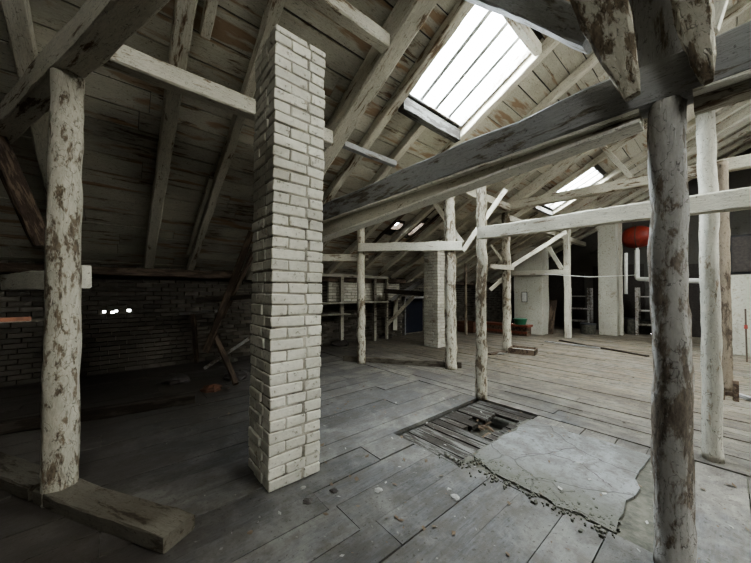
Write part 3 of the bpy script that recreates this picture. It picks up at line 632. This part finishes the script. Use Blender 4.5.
# ------------------------------------------------------------------ far end
def pillar(u0, u1, v, ly, label, h=None, mat='plaster', name='pillar'):
    a = fl(u0, v); n_ = 12
    p = fl((u0 + u1) / 2, v); w = (fl(u1, v) - fl(u0, v)).length * .93
    hh = rz(p.y + .4) - .03 if h is None else h
    mb = MB(); vs = []; 
    lx = w * .62
    m = [(-lx / 2, -w / 2), (lx / 2, -w / 2), (lx / 2, w / 2), (-lx / 2, w / 2)]
    nz = 10
    for i in range(nz):
        for (x, y) in m: vs.append((x + R.uniform(-.008, .008), y + R.uniform(-.008, .008), hh * i / (nz - 1)))
    fs = [(i * 4 + k, i * 4 + (k + 1) % 4, (i + 1) * 4 + (k + 1) % 4, (i + 1) * 4 + k) for i in range(nz - 1) for k in range(4)] + [(3, 2, 1, 0), tuple(range(nz * 4 - 4, nz * 4))]
    o = mb.add(vs, fs).build(name, M[mat], loc=(p.x, p.y, 0)); bevel(o, .015, 2); tag(o, label, 'pillar'); return o, p, lx
P1, p1, lx1 = pillar(517, 546, 333, 1, 'wide white plastered pillar with a framed notice on it')
P2, p2, lx2 = pillar(601, 617, 335, 1, 'white plastered pillar left of the red tank')
timber('post', fl(621, 335), fl(621, 335) + Vector((0, 0, 4.0)), .13, .13, 'white', 'pale square post attached at right of the plastered pillar', 'post', up=Vector((0, 1, 0)))
# notice
q = onx(524.5, 297, p1.x - lx1 / 2 - .02)
nr = empty('notice', q); tag(nr, 'small framed white notice hanging on the wide plastered pillar', 'notice')
b = MB(); b.box(-.012, .012, -.10, .10, -.19, .19); b.build('frame', M['black'], nr)
b = MB(); b.box(-.016, -.011, -.08, .08, -.17, .17); b.build('sheet', M['paper'], nr)
# dark doorway in the far wall left of pillar and dark sheets painting in the shaded recesses
d2 = MB(); d2.box(XF - .05, XF - .01, 6.1, 7.3, .02, 1.6); tag(d2.build('door_2', M['black']), kind='structure')
for k, (y0, y1, z0, z1, nm) in enumerate(((2.0, 3.6, 0, 2.6, 'recess_shade_3'), (3.9, 5.6, 0, 2.3, 'recess_shade_4'), (.2, 1.5, 0, 2.5, 'recess_shade_5'))):
    e = MB(); e.box(XF - .06, XF - .01, y0, y1, z0, z1); tag(e.build(nm, M['stone']), kind='structure')
# gate leaves / storage racks against far wall
def rack(y0, y1, label, x=14.3, h=1.7):
    r = empty('storage_rack', (x, (y0 + y1) / 2, 0)); tag(r, label, 'rack'); w = (y1 - y0) / 2
    for s in (-1, 1):
        m_ = MB(); m_.box(-.25, -.2, s * w - .04, s * w + .04, 0, h); m_.box(.2, .25, s * w - .04, s * w + .04, 0, h); m_.build('upright', M['loggrey'], r)
    for z in (.35, .85, 1.35): m_ = MB(); m_.box(-.27, .27, -w, w, z, z + .04); m_.build('shelf', M['loggrey'], r)
    return r
rack(3.55, 4.3, 'dim grey rack against far wall left of the plastered pillar'); rack(1.2, 2.1, 'dim grey rack against far wall under the red tank')
for (u, v, w, h, m_, lab) in ((588, 318, .5, .35, 'grey', 'grey box on far rack left of pillar'), (632, 322, .45, .55, 'greyplastic', 'tall grey bin under the red tank'), (644, 322, .4, .5, 'grey', 'grey bin beside the foreground post, under white pipe')):
    p = fl(u, 334); bx = empty('storage_bin', (p.x, p.y, 0)); tag(bx, lab, 'bin')
    m2 = MB(); m2.tube([(0, 0, 0), (0, 0, h * .5), (0, 0, h)], [w * .42, w * .47, w * .5], 16); m2.build('body', M['rubble'], bx)
    m2 = MB(); m2.tube([(0, 0, h), (0, 0, h + .04)], [w * .53, w * .50], 16); m2.build('lid', M['black'], bx)
# red tank
q = pt(637, 237, 10.6); tk = empty('red_tank', q); tag(tk, 'round red tank hung high beyond the dark foreground post', 'tank')
m2 = MB(); vs = []; ns, nk = 12, 20
pr = [(-.42, .05), (-.40, .18), (-.34, .28), (-.24, .35), (-.1, .385), (.1, .385), (.24, .35), (.34, .28), (.40, .18), (.42, .05)]
m2.tube([(0, a, 0) for a, b in pr], [b for a, b in pr], 22); m2.build('shell', M['red'], tk, smooth=True)
m2 = MB(); m2.tube([(0, -.015, 0), (0, .015, 0)], [.40, .40], 22); m2.build('band', M['iron'], tk)
m2 = MB(); m2.tube([(0, 0, -.38), (0, 0, -.5)], .05, 10); m2.build('valve', M['pipe'], tk)
m2 = MB(); m2.tube([(0, .1, .37), (0, .1, 2.0)], .015, 6); m2.build('hanger', M['iron'], tk)
# white pipework below
a = pt(637, 250, 10.4)
def pipe(name, uvds, r, label, mat='pipe', cat='pipe'):
    P = [pt(*q) for q in uvds]; out = [P[0]]
    for i in range(1, len(P) - 1):
        for t_ in (.0, .25, .5, .75, 1.0):
            p0 = P[i] + (P[i - 1] - P[i]).normalized() * .12; p2 = P[i] + (P[i + 1] - P[i]).normalized() * .12
            out.append(p0.lerp(P[i], t_).lerp(P[i].lerp(p2, t_), t_))
    out.append(P[-1]); mb = MB().tube(out, r, 12); o = mb.build(name, M[mat], smooth=True); tag(o, label, cat); return o
pipe('pipe', [(637, 250, 10.6), (637, 279, 10.6), (703, 281, 8.6)], .075, 'thick white pipe dropping from the red tank and turning right')
pipe('pipe', [(626, 253, 10.2), (626, 294, 10.2)], .05, 'short thin white pipe hanging left of the thick one')
pipe('cable', [(545, 274, 9.9), (590, 277, 10), (637, 275, 10)], .012, 'thin pale cable strung between the far posts', cat='cable')
# red brown bench with green tub
q = fl(519, 334); y_ = 4.8
bn = empty('low_bench', (fl(516, 334).x - .35, fl(516, 334).y + .1, 0)); tag(bn, 'low red brown bench box before the wide pillar', 'bench')
m2 = MB(); m2.box(-.22, .22, -.75, .95, .33, .40); m2.build('top', M['redwood'], bn)
m2 = MB(); m2.box(-.18, .18, -.70, .9, .03, .33); m2.build('body', M['brown'], bn)
m2 = MB(); m2.box(-.2, -.18, -.72, .92, .10, .18); m2.build('rail', M['redwood'], bn)
mw = bn.location
tb = empty('green_tub', (mw.x - .02, mw.y - .42, .40)); tag(tb, 'small green plastic tub on the low bench', 'tub')
m2 = MB(); m2.tube([(0, 0, 0), (0, 0, .18)], [.17, .22], 18); m2.build('body', M['green'], tb); m2 = MB(); m2.tube([(0, 0, .18), (0, 0, .205)], [.235, .235], 18); m2.build('rim', M['green'], tb)
bx = empty('orange_crate', (mw.x - .5, mw.y + 1.35, 0)); tag(bx, 'orange wooden crate at left end of the low bench', 'crate')
m2 = MB()
for i in range(3):
    z = .04 + i * .13
    m2.box(-.2, .2, -.35, -.33, z, z + .11); m2.box(-.2, .2, .33, .35, z, z + .11); m2.box(-.2, -.18, -.33, .33, z, z + .11); m2.box(.18, .2, -.33, .33, z, z + .11)
m2.build('slats', M['rust'], bx); m2 = MB(); m2.box(-.18, .18, -.33, .33, .0, .04); m2.build('bottom', M['brown'], bx)
timber('leaning_board', fl(549, 334) + Vector((0, 0, .0)), fl(549, 334) + Vector((.25, -.05, 1.25)), .28, .04, 'brown', 'brown board leaning against the right side of wide pillar', 'board', up=Vector((1, 0, 0)))
# open wooden tray
q = fl(523, 353); tr = empty('wooden_tray', q, .25); tag(tr, 'shallow open wooden tray filled with pale plaster on floor', 'tray')
for nm, b_ in (('side', (-.24, .24, -.30, -.275)), ('side', (-.24, .24, .275, .30)), ('side', (-.24, -.215, -.275, .275)), ('side', (.215, .24, -.275, .275))):
    m2 = MB(); m2.box(*b_, 0, .13, j=.003); m2.build(nm, M['brown'], tr)
m2 = MB(); m2.box(-.215, .215, -.275, .275, 0, .07); m2.build('contents', M['paper'], tr)
scrap(fl(500, 354), .13, 'chip', 'low pale rubble pile at foot of post by the tray', 'rubble', 'rubble_heap', flat=.3)
timber('floor_plank', fl(489, 355) + Vector((0, 0, .02)), fl(505, 352) + Vector((0, 0, .02)), .12, .03, 'brown', 'short brown plank on floor left of the open tray', 'plank')
timber('floor_plank', fl(560, 341) + Vector((0, 0, .02)), fl(648, 357) + Vector((0, 0, .02)), .10, .03, 'darkw', 'long dark plank lying flat on the bright far floor', 'plank')
timber('floor_plank', fl(545, 342) + Vector((0, 0, .02)), fl(600, 349) + Vector((0, 0, .02)), .08, .03, 'grey', 'grey plank lying flat left of the long dark plank', 'plank')
# right edge: white masonry block, black cabinet on it, tool, trestle
q = fl(760, 358); blk = MB(); L2 = .85
blk.box(-.3, .3, -L2 / 2, L2 / 2, 0, 1.95, j=.01); o = blk.build('masonry_block', M['plaster'], loc=(q.x + .35, q.y - .0, 0)); bevel(o, .02, 2); tag(o, 'white plastered masonry block at the right edge', 'masonry')
cb = empty('black_cabinet', (q.x + .35, q.y, 1.95)); tag(cb, 'black box cabinet on top of the white masonry block', 'cabinet')
m2 = MB(); m2.box(-.3, .3, -.42, .42, .01, .95); m2.build('body', M['black'], cb); m2 = MB(); m2.box(-.32, -.3, -.38, .38, .06, .9); m2.build('door', M['stone'], cb)
sp = fl(747, 363); tl = empty('red_handled_tool', sp); tag(tl, 'long thin tool with red head leaning on white block', 'tool')
m2 = MB(); m2.tube([(0, 0, .02), (.25, 0, 1.15)], .014, 8); m2.build('shaft', M['iron'], tl); m2 = MB(); m2.tube([(.16, 0, .72), (.18, 0, .80)], [.03, .025], 10); m2.build('red_head', M['red'], tl)
sq = fl(729, 400); ts = empty('trestle_stub', sq, .2); tag(ts, 'small brown wooden trestle stub right of white post', 'trestle')
for nm, b_ in (('leg', (-.03, .03, -.09, -.04, 0, .28)), ('leg', (-.03, .03, .04, .09, 0, .16)), ('crosspiece', (-.03, .03, -.04, .04, .06, .12))): m2 = MB(); m2.box(*b_, j=.003); m2.build(nm, M['brown'], ts)
timber('floor_plank', fl(735, 396) + Vector((0, 0, .03)), fl(790, 412) + Vector((0, 0, .03)), .08, .05, 'grey', 'grey batten on the floor at the right edge', 'plank')
# ------------------------------------------------------------------ light
w = bpy.data.worlds.new('sky'); S.world = w; w.use_nodes = True; bg = w.node_tree.nodes['Background']
bg.inputs[0].default_value = (.95, .965, 1, 1); bg.inputs[1].default_value = 14.0
def area(name, loc, nrm, sx, sy, power, colr=(.95, .98, 1)):
    l = bpy.data.lights.new(name, 'AREA'); l.shape = 'RECTANGLE'; l.size = sx; l.size_y = sy; l.energy = power; l.color = colr
    o = bpy.data.objects.new(name, l); C.objects.link(o); o.location = loc
    z = Vector(nrm).normalized(); x = Vector((1, 0, 0)); y = z.cross(x).normalized(); o.matrix_world = Matrix.Translation(loc) @ Matrix((x, y, z)).transposed().to_4x4()
def over(s, power, mapf, nrm, k=1.0, colr=(1, .985, .95)):
    c = mapf(Vector(((s[0] + s[1]) / 2, (s[2] + s[3]) / 2, .22))); area('skylight_light', c, nrm, (s[1] - s[0]) * k, (s[3] - s[2]) * 1.12 * k, power, colr)
over(SK1, 330, roofmap, n_roof, colr=(.94, .97, 1)); over(SK2, 200, roofmap, n_roof)
n2 = Vector((0, -T, 1)).normalized()
wc = (1, .93, .80)
over(BK[0], 95, roof2, n2, colr=wc); over(BK[1], 170, roof2, n2, colr=wc); over(BK[2], 120, roof2, n2, colr=wc); over(BK[3], 110, roof2, n2, colr=wc)  # first lamp is the added front fill
S.view_settings.view_transform = 'AgX'; S.view_settings.look = 'AgX - Medium High Contrast'; S.view_settings.exposure = .9
